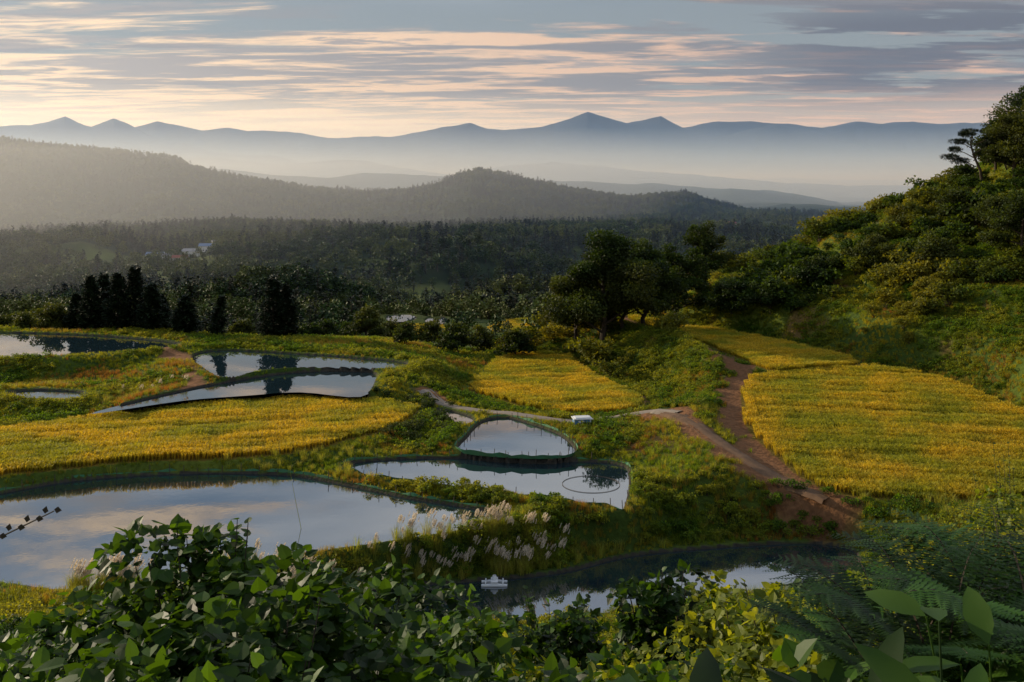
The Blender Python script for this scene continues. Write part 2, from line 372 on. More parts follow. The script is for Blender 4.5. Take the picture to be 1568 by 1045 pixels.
# ------------------------------------------------------------------ water
wm,nt=newmat('water_mat');p=N(nt,'ShaderNodeBsdfPrincipled')
p.inputs['Base Color'].default_value=(.012,.026,.032,1);p.inputs['Roughness'].default_value=.015;p.inputs['IOR'].default_value=2.4;p.inputs['Specular IOR Level'].default_value=1.0
geo=N(nt,'ShaderNodeNewGeometry');n1=N(nt,'ShaderNodeTexNoise');n1.inputs['Scale'].default_value=1.2;n1.inputs['Detail'].default_value=3;L(nt,geo.outputs['Position'],n1.inputs['Vector'])
bp=N(nt,'ShaderNodeBump');bp.inputs['Strength'].default_value=.03;bp.inputs['Distance'].default_value=.05;L(nt,n1.outputs['Fac'],bp.inputs['Height']);L(nt,bp.outputs[0],p.inputs['Normal'])
o=N(nt,'ShaderNodeOutputMaterial');L(nt,p.outputs[0],o.inputs[0])
for f in feats:
    if f['kind']=='pond':
        q=f['poly'];me=mk_mesh(f['name'],np.c_[q,np.full(len(q),f['z'])],np.arange(len(q)),[len(q)],[wm]);add(f['name'],me)

# ------------------------------------------------------------------ roads
def ribbon(name,pl,w,mat,lift=.07):
    pl=catmull(pl,3,False);d=np.gradient(pl,axis=0);d/=np.linalg.norm(d,axis=1,keepdims=True);n=np.c_[-d[:,1],d[:,0]]
    K=9;offs=np.linspace(-1,1,K)
    wv=w/2*(1+.35*fbm(pl[:,0]/1.5,pl[:,1]/1.5,3,5))[:,None]
    xs=(pl[:,None,0]+n[:,None,0]*offs*wv).ravel();ys=(pl[:,None,1]+n[:,None,1]*offs*wv).ravel()
    z=H(xs,ys)[0].reshape(-1,K);zc=z.max(1)*.6+z.mean(1)*.4
    rut=-.07*np.exp(-((np.abs(offs)-.5)/.14)**2)
    zz=(zc[:,None]+lift-.06*np.abs(offs)[None]**2+rut[None]);zz[:,0]-=.3;zz[:,-1]-=.3
    f=[(i*K+k,(i+1)*K+k,(i+1)*K+k+1,i*K+k+1) for i in range(len(pl)-1) for k in range(K-1)]
    add(name,mk_mesh(name,np.c_[xs,ys,zz.ravel()],np.array(f).ravel(),np.full(len(f),4),[mat],smooth=True))
ribbon('farm_road',road,2.0,plain('road_mat',(.32,.27,.22),.9,(.17,.13,.09),2.5))
ribbon('dirt_track',track,2.0,plain('track_mat',(.22,.125,.065),.95,(.07,.04,.022),1.6))

# ------------------------------------------------------------------ prototypes
def shrub(name,seed,R,Ht,n,ls,mat,tmpl=DIAM,lobes=7,stems=True,link=False):
    r=np.random.default_rng(seed);b=MB()
    lc=np.c_[r.normal(0,.45*R,lobes),r.normal(0,.45*R,lobes),r.uniform(.3,.85,lobes)*Ht];lr=r.uniform(.3,.55,lobes)*R
    k=r.integers(0,lobes,n);d=rdir(n,r);d[:,2]=np.abs(d[:,2])*.9-.15
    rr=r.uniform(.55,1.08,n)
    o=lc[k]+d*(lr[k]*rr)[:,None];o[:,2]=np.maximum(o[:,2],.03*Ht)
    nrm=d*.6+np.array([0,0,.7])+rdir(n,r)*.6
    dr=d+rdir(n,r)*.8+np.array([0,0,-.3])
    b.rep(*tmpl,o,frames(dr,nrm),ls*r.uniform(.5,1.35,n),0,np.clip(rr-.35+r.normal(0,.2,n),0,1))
    if stems:
        for i in range(lobes): b.tube([(0,0,-.1),lc[i]*[.4,.4,.5],lc[i]],[R*.03,R*.02,R*.01],4,1)
    if link:
        # shoots that stand a little clear of the mass
        for i in range(14):
            a=r.uniform(0,6.28);q=R*r.uniform(.1,.8);h=Ht*r.uniform(.7,1.0);p0=np.array([q*.7*math.cos(a),q*.7*math.sin(a),h*.55]);p1=np.array([q*math.cos(a),q*math.sin(a),h])
            b.tube([p0,p1],[.008,.004],4,1);m=10;t=np.linspace(.3,1,m)[:,None];oo=p0+(p1-p0)*t;dd=rdir(m,r);dd[:,2]=.3
            b.rep(*tmpl,oo,frames(dd,rdir(m,r)*.4+[0,0,1.]),ls*1.1*(1.2-.5*t[:,0]),0)
    return add(name,b.build(name,[mat,M_bark]),link)
def tuft(name,seed,n,h,spread,w,mat,lean=.5,plume=0):
    r=np.random.default_rng(seed);b=MB();V=[];Fq=[];lv=[]
    for i in range(n):
        a=r.uniform(0,6.28);q=r.uniform(0,spread);bx,by=q*math.cos(a),q*math.sin(a);hh=h*r.uniform(.6,1.1);a2=a+r.normal(0,.8);le=lean*r.uniform(.2,1.2)*hh
        dx,dy=math.cos(a2),math.sin(a2);wx,wy=-dy*w,dx*w
        c=len(V)
        mx,my,mz=bx+dx*le*.35,by+dy*le*.35,hh*.62
        tx,ty,tz=bx+dx*le,by+dy*le,hh*(1-.25*le/hh)
        V+=[(bx-wx,by-wy,-.05),(bx+wx,by+wy,-.05),(mx+wx*.8,my+wy*.8,mz),(mx-wx*.8,my-wy*.8,mz),(tx+wx*.1,ty+wy*.1,tz),(tx-wx*.1,ty-wy*.1,tz)]
        Fq+=[(c,c+1,c+2,c+3),(c+3,c+2,c+4,c+5)];q=r.random();lv+=[q,q]
    b.addq(V,Fq,0,lv)
    for i in range(plume):
        a=r.uniform(0,6.28);q=r.uniform(0,spread);x0,y0=q*math.cos(a),q*math.sin(a);hh=h*r.uniform(1.05,1.4);a=r.normal(.3,.6);x1,y1=x0+math.cos(a)*.2*h,y0+math.sin(a)*.2
        b.tube([(x0,y0,0),(x0*.5+x1*.5,y0*.5+y1*.5,hh*.7),(x1,y1,hh)],[.005,.005,.003],3,0)
        m=34;t=r.random(m);o=np.c_[x1+t*.12,y1+t*.05,hh-.14+t*.28]
        dd=np.c_[.6+0*t,r.normal(0,.35,m),.8+r.normal(0,.4,m)]
        b.rep([(0,0,0),(.11,.5,0),(0,1,0),(-.11,.5,0)],[(0,1,2,3)],o,frames(dd,rdir(m,r)),np.full(m,.12),1)
    return add(name,b.build(name,[mat,M_plume]),False)
def rice_patch(seed):
    r=np.random.default_rng(seed);b=MB();V=[];Fq=[];lv=[]
    for gx in (-.3,0,.3):
        for gy in (-.3,0,.3):
            cx,cy=gx+r.normal(0,.03),gy+r.normal(0,.03);hv=r.uniform(.85,1.1)
            for i in range(11):
                a=r.uniform(0,6.28);hh=.78*hv*r.uniform(.8,1.08);le=r.uniform(.08,.34);dx,dy=math.cos(a),math.sin(a);w=.013
                wx,wy=-dy*w,dx*w;c=len(V)
                V+=[(cx-wx,cy-wy,0),(cx+wx,cy+wy,0),(cx+dx*le*.4+wx,cy+dy*le*.4+wy,hh*.8),(cx+dx*le*.4-wx,cy+dy*le*.4-wy,hh*.8),
                    (cx+dx*le+wx*1.6,cy+dy*le+wy*1.6,hh),(cx+dx*le-wx*1.6,cy+dy*le-wy*1.6,hh)]
                q=r.random();Fq+=[(c,c+1,c+2,c+3),(c+3,c+2,c+4,c+5)];lv+=[q*.6,q]
    b.addq(V,Fq,0,lv);return add('rice_proto',b.build('rice_proto',[M_rice]),False)
def broadleaf(name,seed,Ht,R,n,ls,mat,link=False,trunk=True,sides=7):
    r=np.random.default_rng(seed);b=MB();ends=[]
    hb=Ht*.24
    tr=[(0,0,-.4),(r.normal(0,.02)*Ht,0,hb*.5),(r.normal(0,.03)*Ht,r.normal(0,.03)*Ht,hb),(0,0,Ht*.75)]
    b.tube(tr,[Ht*.03,Ht*.024,Ht*.02,Ht*.006],sides,1)
    nl=10
    for i in range(nl):
        a=i*2.4+r.normal(0,.3);t=i/(nl-1);z0=hb*.6+t*Ht*.42;rad=R*(.85-.45*t)*r.uniform(.75,1.15);z1=z0+Ht*r.uniform(.08,.26)
        p0=np.array([0,0,z0]);p1=np.array([math.cos(a)*rad*.5,math.sin(a)*rad*.5,z0+(z1-z0)*.6]);p2=np.array([math.cos(a)*rad,math.sin(a)*rad,z1])
        if trunk: b.tube([p0,p1,p2],[Ht*.012,Ht*.008,Ht*.003],5,1)
        ends+=[p2,p1+[0,0,Ht*.06]]
        for k in range(3):
            q=p1+(p2-p1)*r.uniform(.1,.9)+np.array([r.normal(0,.22*R),r.normal(0,.22*R),r.uniform(-.05,.15)*Ht])
            if trunk: b.tube([p1+(p2-p1)*.3,q],[Ht*.005,Ht*.002],4,1)
            ends.append(q)
    ends+= [np.array([r.normal(0,.2*R),r.normal(0,.2*R),Ht*r.uniform(.72,.93)]) for _ in range(8)]
    ends=np.array(ends);k=r.integers(0,len(ends),n);cr=r.uniform(.16,.33,len(ends))*R
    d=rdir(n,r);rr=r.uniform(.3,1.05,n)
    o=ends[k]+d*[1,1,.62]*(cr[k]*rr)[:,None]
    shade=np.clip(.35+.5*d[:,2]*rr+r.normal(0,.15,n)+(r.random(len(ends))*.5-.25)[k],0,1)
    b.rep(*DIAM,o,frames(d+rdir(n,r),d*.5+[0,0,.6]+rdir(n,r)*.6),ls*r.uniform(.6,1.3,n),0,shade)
    return add(name,b.build(name,[mat,M_bark]),link)
def cedar(name,seed,Ht,R,nb,per,ls,mat,link=False):
    r=np.random.default_rng(seed);b=MB()
    b.tube([(0,0,-.5),(0,0,Ht*.5),(.02*Ht,0,Ht*.98)],[Ht*.022,Ht*.014,Ht*.002],6,1)
    O=[];D=[];LV=[]
    for i in range(nb):
        t=(i+r.random())/nb;z=Ht*(.04+.95*t);rad=R*min(1,(1-t)*1.6+.10)**.8*r.uniform(.55,1.15)*(1 if t>.12 else .8);a=r.uniform(0,6.28)
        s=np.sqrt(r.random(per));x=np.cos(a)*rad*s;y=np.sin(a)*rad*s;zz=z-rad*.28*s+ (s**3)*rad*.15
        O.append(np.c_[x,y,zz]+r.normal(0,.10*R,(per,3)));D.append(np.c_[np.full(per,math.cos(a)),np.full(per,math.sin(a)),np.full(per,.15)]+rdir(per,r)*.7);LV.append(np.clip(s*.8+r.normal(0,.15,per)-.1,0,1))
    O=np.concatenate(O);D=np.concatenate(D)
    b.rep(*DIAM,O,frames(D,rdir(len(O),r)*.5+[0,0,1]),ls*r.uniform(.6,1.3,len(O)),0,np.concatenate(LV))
    return add(name,b.build(name,[mat,M_bark]),link)
def fern(name,seed,nf=8,Lf=1.0):
    r=np.random.default_rng(seed);b=MB()
    V=[];Fc=[]
    m=9
    for k in range(m):
        t=(k+.5)/m;l=.18*(1-t)**.7+.025
        for sgn in(-1,1):
            c=len(V);V+=[(0,t-.052,0),(sgn*l,t+.03,-.015),(0,t+.052,0)];Fc.append((c,c+1,c+2) if sgn>0 else (c,c+2,c+1))
    for i in range(nf):
        a=6.28*i/nf+r.normal(0,.3);el=r.uniform(.7,1.1);dirh=np.array([math.cos(a),math.sin(a),0])
        ts=np.linspace(0,1,24);pts=np.array([dirh*(t*Lf*.9)+np.array([0,0,math.sin(t*2.2*el)*Lf*.62]) for t in ts])
        b.tube(pts[::3],np.linspace(.008,.002,len(pts[::3])),3,1)
        O=[];D=[];S=[];fl=r.random()
        for j in range(4,24):
            tg=pts[min(j+1,23)]-pts[j-1];tg/=np.linalg.norm(tg);sd=np.cross(tg,[0,0,1]);sd/=np.linalg.norm(sd)+1e-9
            t=ts[j];l=Lf*.36*math.sin(min(1,(1-t)*1.25+.06)*1.57)*(1 if t>.25 else .8)
            for sg in(-1,1): O.append(pts[j]);D.append(sd*sg+tg*.45+np.array([0,0,-.12])+r.normal(0,.07,3));S.append(l*r.uniform(.85,1.1))
        b.rep(V,Fc,np.array(O),frames(np.array(D),np.tile([[0,0,1.]],(len(O),1))+dirh*.2),np.array(S),0,np.full(len(O),fl))
    return add(name,b.build(name,[M_fern,M_bark]),False)

# ------------------------------------------------------------------ instancing
def scatter(name,protos,xyz,rz,sc,pid,tilt=None):
    n=len(xyz);me=bpy.data.meshes.new(name);me.vertices.add(n);me.vertices.foreach_set('co',np.asarray(xyz,np.float32).ravel())
    rot=np.zeros((n,3),np.float32);rot[:,2]=rz
    if tilt is not None: rot[:,:2]=tilt
    sc=np.asarray(sc,np.float32)
    if sc.ndim==1: sc=np.repeat(sc[:,None],3,1)
    a=me.attributes.new('rot','FLOAT_VECTOR','POINT');a.data.foreach_set('vector',rot.ravel())
    a=me.attributes.new('scl','FLOAT_VECTOR','POINT');a.data.foreach_set('vector',np.ascontiguousarray(sc).ravel())
    a=me.attributes.new('pid','INT','POINT');a.data.foreach_set('value',np.asarray(pid,np.int32))
    ob=add(name,me);ng=bpy.data.node_groups.new(name+'_gn','GeometryNodeTree')
    ng.interface.new_socket('Geometry',in_out='INPUT',socket_type='NodeSocketGeometry');ng.interface.new_socket('Geometry',in_out='OUTPUT',socket_type='NodeSocketGeometry')
    gi=ng.nodes.new('NodeGroupInput');go=ng.nodes.new('NodeGroupOutput');jn=ng.nodes.new('GeometryNodeJoinGeometry')
    def attr(nm,dt):
        q=ng.nodes.new('GeometryNodeInputNamedAttribute');q.data_type=dt;q.inputs['Name'].default_value=nm;return q.outputs[0]
    ar=attr('rot','FLOAT_VECTOR');asn=attr('scl','FLOAT_VECTOR');ap=attr('pid','INT')
    e=ng.nodes.new('FunctionNodeEulerToRotation');ng.links.new(ar,e.inputs[0])
    for k,pr in enumerate(protos):
        oi=ng.nodes.new('GeometryNodeObjectInfo');oi.inputs['Object'].default_value=pr;oi.inputs['As Instance'].default_value=True
        cp=ng.nodes.new('FunctionNodeCompare');cp.data_type='INT';cp.operation='EQUAL';ng.links.new(ap,cp.inputs[2]);cp.inputs[3].default_value=k
        ip=ng.nodes.new('GeometryNodeInstanceOnPoints');ng.links.new(gi.outputs[0],ip.inputs['Points']);ng.links.new(cp.outputs[0],ip.inputs['Selection'])
        ng.links.new(oi.outputs['Geometry'],ip.inputs['Instance']);ng.links.new(e.outputs[0],ip.inputs['Rotation']);ng.links.new(asn,ip.inputs['Scale'])
        ng.links.new(ip.outputs[0],jn.inputs[0])
    ng.links.new(jn.outputs[0],go.inputs[0])
    md=ob.modifiers.new('scatter','NODES');md.node_group=ng
    return ob
def roaddist(x,y,inc=True): return np.minimum(pldist(road,x,y)-1.0,pldist(track,x,y)-1.0)

# rice
rp=[rice_patch(i) for i in range(4)]
for i,f in enumerate(feats):
    if f['kind']!='field': continue
    p=f['poly'];sp=.62 if p[:,1].mean()<200 else 1.0
    ang=.25 if f['name']!='right_rice' else -.15
    c0=p.mean(0);ext=np.abs(p-c0).max()*1.5
    g=np.arange(-ext,ext,sp);gx,gy=np.meshgrid(g,g);gx=gx.ravel();gy=gy.ravel()
    x=c0[0]+gx*math.cos(ang)-gy*math.sin(ang);y=c0[1]+gx*math.sin(ang)+gy*math.cos(ang)
    x+=rng.normal(0,.03,len(x));y+=rng.normal(0,.03,len(y))
    d=sdist(p,x,y);m=d<-.3;x=x[m];y=y[m];gx=gx[m];gy=gy[m];n=len(x)
    z=f['z']+f['s']*(y-f['y0'])-.62
    rowm=((np.round(gy/sp).astype(int)%4)==0)
    hs=1+.22*fbm(x/4,y/4,3,4)-.5*np.clip(fbm(gx/9,gy/2.0,3,8)+.1,0,1)-.4*np.clip(fbm(gx/1.6,gy/7.0,3,18)+.05,0,1)-.13*rowm
    scatter(f['name'],rp,np.c_[x,y,z],ang+rng.integers(0,4,n)*math.pi/2,np.c_[np.full(n,sp/.62),np.full(n,sp/.62),hs],rng.integers(0,4,n),rng.normal(0,.06,(n,2)))

# grass on banks
G=[tuft('g%d'%i,i,22,.42,.22,.012,M_grass,.7) for i in range(3)]+[tuft('gd%d'%i,10+i,22,.55,.22,.012,M_dry,.6) for i in range(2)]
W=[shrub('w%d'%i,20+i,.55,.55,150,.13,M_weed,DIAM,6,False) for i in range(3)]
def sample(n,y0,y1,a=.62,pw=1.0):
    y=y0+(y1-y0)*rng.random(n)**pw;x=(rng.random(n)*2-1)*a*y;return x,y
x,y=sample(120000,50,185);z,md,kid=H(x,y);rd=roaddist(x,y);so_=soilmask(x,y)
keep=(md>.1)&(rd>0)&(kid==0)&(so_<rng.uniform(.2,.9,len(x)))
x,y,z,md=x[keep],y[keep],z[keep],md[keep]
nn=fbm(x/7,y/7,3,55);n=len(x)
dry=(nn+rng.normal(0,.2,n)>.34)
scatter('bank_grass',G,np.c_[x,y,z],rng.uniform(0,6.28,n),rng.uniform(.6,1.25,n)*(1-.35*(md<.8)),np.where(dry,rng.integers(3,5,n),rng.integers(0,3,n)))
x,y=sample(60000,50,190);z,md,kid=H(x,y);rd=roaddist(x,y);so_=soilmask(x,y)
nn=fbm(x/8,y/8,3,66)+.25*((x>0)&(y>110))+.3*((y<80)&(x>-12))
keep=(md>.55)&(rd>.4)&(kid==0)&(nn+rng.normal(0,.12,len(x))>.10)&(so_<.3)
keep&=~((y<72)&(x<-14)&(y>60))
x,y,z,md=x[keep],y[keep],z[keep],md[keep];n=len(x)
scatter('bank_weeds',W,np.c_[x,y,z-.05],rng.uniform(0,6.28,n),rng.uniform(.5,1.4,n)*np.clip(md/1.5,.45,1),rng.integers(0,3,n))
print('bank',time.time()-T0,n)

# shrubs on the right hill and slopes
S=[shrub('s%d'%i,40+i,1.3,1.7,650,.24,M_shrub,DIAM,9) for i in range(4)]
x,y=sample(12000,90,235,.75);z,md,kid=H(x,y);rd=roaddist(x,y)
hill=(z>5.2)&(x>14)&(y>95)
nn=fbm(x/14,y/14,3,12)
bright=(x/y>.40)&(y<128)
keep=hill&(md>1.2)&((nn+rng.normal(0,.15,len(x)))>.0)&~(bright&(rng.random(len(x))<.93))
edge=(x>-3)&(x<16)&(y>118)&(y<175)&(md>1.5)&(rng.random(len(x))<.4)
x,y,z,nn=x[keep|edge],y[keep|edge],z[keep|edge],nn[keep|edge];n=len(x)
scatter('hill_shrubs',S,np.c_[x,y,z-.1],rng.uniform(0,6.28,n),np.clip(rng.lognormal(-.25,.45,n)*(1+.9*np.clip(nn,0,1)),.35,2.2),rng.integers(0,4,n))
# berm shrubs between ponds, in the hollow by the lower field and toward the front pond
x,y=sample(2600,56,84,.4);z,md,kid=H(x,y)
k=(kid==0)&(md>.7)&(x>-16)&(((y>68)&(z<.7))|(y<66))&(rng.random(len(x))<.6)
x,y,z=x[k],y[k],z[k];n=len(x)
hx=[P(rng.uniform(560,690),rng.uniform(632,690),-.5) for _ in range(110)]
hx=np.array(hx);hz,hm,hk=H(hx[:,0],hx[:,1]);q=(hk==0)&(hm>.5)
x=np.r_[x,hx[q,0]];y=np.r_[y,hx[q,1]];z=np.r_[z,hz[q]];n2=len(x)
scatter('berm_shrubs',[shrub('bs%d'%i,60+i,.9,.9,420,.15,M_weed,DIAM,7) for i in range(3)]+[shrub('bsd',66,.9,.9,420,.15,M_tree,DIAM,7)],np.c_[x,y,z-.05],rng.uniform(0,6.28,n2),rng.uniform(.5,1.1,n2),np.r_[rng.integers(0,3,n),np.full(n2-n,3)])  # hollow bushes get darker tree leaves, its shade put into their colour
# pampas grass and reeds
PG=[tuft('p%d'%i,80+i,60,1.1,.3,.010,M_straw,.7,13) for i in range(3)]
RE=[tuft('r%d'%i,90+i,46,1.0,.3,.010,M_straw,.6,0) for i in range(3)]
px=[]
for u0,u1,v0,v1,c in [(110,230,868,900,90),(560,860,792,836,180),(300,560,848,895,60),(1000,1100,780,800,8),(180,300,600,625,8)]:
    for _ in range(c):
        u=rng.uniform(u0,u1);v=rng.uniform(v0,v1);px.append(P(u,v,.6))
px=np.array(px);z,md,kid=H(px[:,0],px[:,1]);k=(kid==0);px=px[k];z=z[k];n=len(px)
scatter('pampas_grass',PG,np.c_[px,z],rng.uniform(-.5,.5,n),rng.uniform(.65,1.2,n),rng.integers(0,3,n))
px=[]
for u0,u1,v0,v1,c in [(540,1280,775,870,1100),(0,560,600,630,120),(0,600,690,730,260),(960,1120,640,780,90),(560,700,560,600,90),(90,600,860,905,120),(1300,1568,740,800,120)]:
    for _ in range(c):
        u=rng.uniform(u0,u1);v=rng.uniform(v0,v1);px.append(P(u,v,.8))
px=np.array(px);z,md,kid=H(px[:,0],px[:,1]);k=(kid==0)&(md>.15)&(roaddist(px[:,0],px[:,1])>.3)&(soilmask(px[:,0],px[:,1])<.4);px=px[k];z=z[k];n=len(px)
scatter('reeds',RE,np.c_[px,z],rng.uniform(0,6.28,n),rng.uniform(.45,1.05,n),rng.integers(0,3,n))

# ------------------------------------------------------------------ forests
FT=[broadleaf('f%d'%i,100+i,10,4.2,240,1.1,M_for,False,False,4) for i in range(4)]+[cedar('fc%d'%i,110+i,13,2.6,34,7,1.0,M_con) for i in range(3)]
xs=[];ys=[]
for n_,y0,y1,aa in [(10500,195,600,.68),(16500,600,1450,.66),(20000,1450,2700,.62)]:
    u=rng.random(n_);yy=np.sqrt(y0**2+(y1**2-y0**2)*u);xs.append((rng.random(n_)*2-1)*aa*yy);ys.append(yy)
x=np.concatenate(xs);y=np.concatenate(ys);z,md,kid=H(x,y)
c2=fbm(x/60,y/60,4,78)*.5+.5
vis=(md>3)&((c2<.61+.1*rng.random(len(x)))|((y>1500)&(rng.random(len(x))<.85)))
vill=(np.abs(y-980)<230)&(x/y>-.40)&(x/y<-.20)&(z<-50)&(rng.random(len(x))<.88)
vill|=(np.abs(y-1500)<130)&(x/y>.10)&(x/y<.26)&(rng.random(len(x))<.8)
low=(z<-58)&(y>700)&(fbm(x/90,y/90,2,5)>.12)
vis&=~vill&~low
vis&=~((y<262)&(x>-36)&(x<16)&(rng.random(len(x))<.75))
vis&=~((y<240)&(x>20))
x,y,z=x[vis],y[vis],z[vis];n=len(x)
isc=(fbm(x/70,y/70,3,19)+rng.normal(0,.2,n))>.2
sc=rng.uniform(.5,1.25,n)*np.where(y<320,.62,np.where(y<700,.85,1.1))
scatter('valley_forest',FT,np.c_[x,y,z-.3],rng.uniform(0,6.28,n),sc,np.where(isc,rng.integers(4,7,n),rng.integers(0,4,n)))
print('forest',time.time()-T0,n)

# ------------------------------------------------------------------ named trees
def place(ob,u,y,s=1.0,rz=None,dz=0):
    x=(u-784)/F*y;ob.location=(x,y,Hz(x,y)+dz);ob.rotation_euler=(0,0,rng.uniform(0,6.28) if rz is None else rz);ob.scale=(s,s,s)
for i,(u,y,h,r) in enumerate([(140,158,9.0,2.0),(158,162,9.8,2.1),(180,157,9.0,2.0),(207,159,10.2,2.3),(232,156,7.4,2.0),(246,160,6.0,1.7),(283,154,5.8,2.0),(418,152,9.4,2.2),(437,154,8.0,2.0),(118,160,6.5,1.8)]):
    place(cedar('cedar_tree' if i==0 else 'cedar_tree.%03d'%i,200+i,h,r,170,34,.42,M_con,True),u,y)
t=cedar('cedar_tree.010',222,6.2,1.2,110,26,.4,M_con,True);place(t,330,153);t.rotation_euler=(0,.18,0)
k=0
for (u,y,h,r,nl) in [(922,146,17.5,8.2,52000),(985,154,14,6.8,22000),(1035,163,13.0,6.0,16000),(1078,168,12,4.8,10000),(882,154,11,5.4,14000),(955,150,12,6,16000),(560,170,7.5,4.0,6000),(600,178,7,3.5,4000),(530,178,6,3,3000),(700,150,4.8,3.2,5000),(735,156,5,2.6,3000),(790,146,4.2,2.6,4000),(660,165,5,3,3000),(40,162,4.5,3,3000),(80,160,5.5,3.5,5000),(0,165,4.5,3,3000),(500,172,5.5,3,3000),(470,170,4.5,2.6,3000),(370,170,4.5,3,3000),(620,150,3.4,2.0,2000),
   (1555,156,12,5.5,14000),(1600,150,14,6,8000),(1525,163,9,4.5,8000),(1530,140,7,4.2,7000),(1470,150,6,4,6000),(1400,158,5,3.6,5000),(1340,150,5.5,4.2,6000),(1250,152,5.5,4.2,6000),(1180,150,5.5,4,6000),(1480,170,4,3,3000),(1568,132,8.5,5,9000),(1430,140,6,4.2,6000),(1120,156,6,4,6000),(1580,170,12,6,9000)]:
    place(broadleaf('broadleaf_tree' if k==0 else 'broadleaf_tree.%03d'%k,300+k,h,r,nl,.34,M_tree,True),u,y);k+=1
# crooked pine on the skyline
b=MB();r=np.random.default_rng(5)
b.tube([(0,0,-.5),(-.3,0,2),(-1.0,.2,3.8),(-1.5,0,5.2),(-1.4,0,6.4)],[.2,.17,.13,.09,.04],7,1)
tips=[(-3.4,0,4.6),(-2.8,.6,5.6),(.7,0,5.0),(-1.4,0,6.8),(-3.9,-.4,3.6),(.9,-.5,6.0),(-2.2,-.8,6.4),(.2,.8,4.2),(-2.6,.2,3.2)]
O=[];D=[]
for tp in tips:
    tp=np.array(tp);st=np.array([-1.0-.1*tp[2]*.3,0,tp[2]-1.0]);b.tube([st,(st+tp)/2+[0,0,.1],tp],[.07,.05,.02],5,1)
    for q in range(4):
        c=tp+r.normal(0,.35,3)*[1,1,.25];d=rdir(170,r);O.append(c+d*[.62,.62,.2]*r.random((170,1))**.4);D.append(d+[0,0,.4])
O=np.concatenate(O);D=np.concatenate(D)
b.rep([(0,0,0),(.1,.5,0),(0,1,0),(-.1,.5,0)],[(0,1,2,3)],O,frames(D,rdir(len(O),r)),np.full(len(O),.32),0)
pt=add('pine_tree',b.build('pine_tree',[M_con,M_bark]));place(pt,1505,160,1.3,0)

# ------------------------------------------------------------------ foreground vegetation
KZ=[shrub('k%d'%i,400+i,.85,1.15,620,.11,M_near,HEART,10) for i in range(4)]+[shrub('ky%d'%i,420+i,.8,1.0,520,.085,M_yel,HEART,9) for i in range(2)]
NN=4200
yy=np.sqrt(3.2**2+(50**2-3.2**2)*rng.random(NN));xx=(rng.random(NN)*2-1)*(.66*yy+.8);z,md,kid=H(xx,yy)
k=(kid==0)&(md>.8)&(rng.random(NN)<np.where(yy<25,1,.55));xx,yy,z=xx[k],yy[k],z[k];n=len(xx)
aa=xx/yy
br=(fbm(xx/3,yy/3,2,44)+rng.normal(0,.15,n)+.32*(aa>-.1)-.35*(aa<-.14)>.14)
sc=rng.uniform(.55,1.2,n)*np.where((aa>-.1)&(aa<.32),.85,1.0)
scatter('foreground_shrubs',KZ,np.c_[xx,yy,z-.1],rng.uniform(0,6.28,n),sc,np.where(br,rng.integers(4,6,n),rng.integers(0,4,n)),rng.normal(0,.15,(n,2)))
for i,(u,y,h,R,nl) in enumerate([(330,9.5,2.8,.95,2800),(430,10.5,2.2,1.0,2400),(255,9,1.85,.9,1900),(560,12,2.0,.9,1600),(150,8,1.4,.9,1400),(380,6.5,1.7,1.0,2000),(1000,13,2.0,.7,1100),(850,14,1.9,.7,1100),(480,7,1.5,.9,1500),(300,6,1.5,.9,1500),(640,9,1.5,.9,1300),(60,10,1.5,1.0,1300),(700,15,1.7,.8,900)]):
    place(shrub('leafy_shrub' if i==0 else 'leafy_shrub.%03d'%i,500+i,R,h,nl,.115,M_near,HEART,18,True,True),u,y)
for i,(u,y,h,R) in enumerate([(1150,12,1.6,.8),(1230,10,1.5,.8),(1480,14,2.2,1.2),(1400,22,2.4,1.4),(1560,24,4.6,1.8),(1520,30,4.2,2.0)]):
    place(shrub('yellow_shrub' if i==0 else 'yellow_shrub.%03d'%i,520+i,R,h,1500,.10,M_yel,HEART,14,True,True),u,y)
FN=[fern('fern%d'%i,600+i) for i in range(3)]
fp=[(1370,5.5,1.75,.95),(1440,5.2,1.85,.95),(1520,5.6,1.9,1.0),(1600,5.0,1.8,1.0),(1400,4.4,1.2,.7),(1480,4.2,1.35,.8),(1320,4.6,.95,.6),(1560,4.0,1.3,.8),(230,4.2,.75,.7),(150,4.5,.8,.7),(300,4.6,.7,.6),(1350,6.5,1.75,.8),(1460,6.6,2.0,.9),(1540,6.8,2.1,.9)]
fx=np.array([((u-784)/F*y,y) for u,y,_,_ in fp]);z=H(fx[:,0],fx[:,1])[0]+np.array([h-.5 for _,_,h,_ in fp])-.3
scatter('ferns',FN,np.c_[fx,z],rng.uniform(0,6.28,len(fp)),np.array([s for *_,s in fp]),np.arange(len(fp))%3)
def bigleaf(name,seed,Ht,n,ls):
    r=np.random.default_rng(seed);b=MB()
    for i in range(n):
        a=r.uniform(0,6.28);q=r.uniform(.05,.3);h=Ht*r.uniform(.7,1.0);tip=np.array([q*math.cos(a),q*math.sin(a),h]);b.tube([(0,0,-.1),tip*[.4,.4,.6],tip],[.006,.005,.003],5,1)
        d=np.array([[math.cos(a),math.sin(a),r.uniform(-.2,.9)]]);sx=ls*r.uniform(.8,1.2)
        b.rep(*LANCE,tip[None],frames(d,np.array([[0,0,1.]])+rdir(1,r)*.5),np.array([[sx*2.2,sx,sx]]),0)
    return add(name,b.build(name,[M_near,M_near],True))
for i,(u,y,h) in enumerate([(940,2.4,1.47),(1060,2.2,1.47),(1330,2.6,1.55),(1470,2.4,1.62),(1550,2.7,1.7),(1200,2.5,1.42)]):
    place(bigleaf('broad_leaf_plant' if i==0 else 'broad_leaf_plant.%03d'%i,700+i,h,20,.21),u,y)
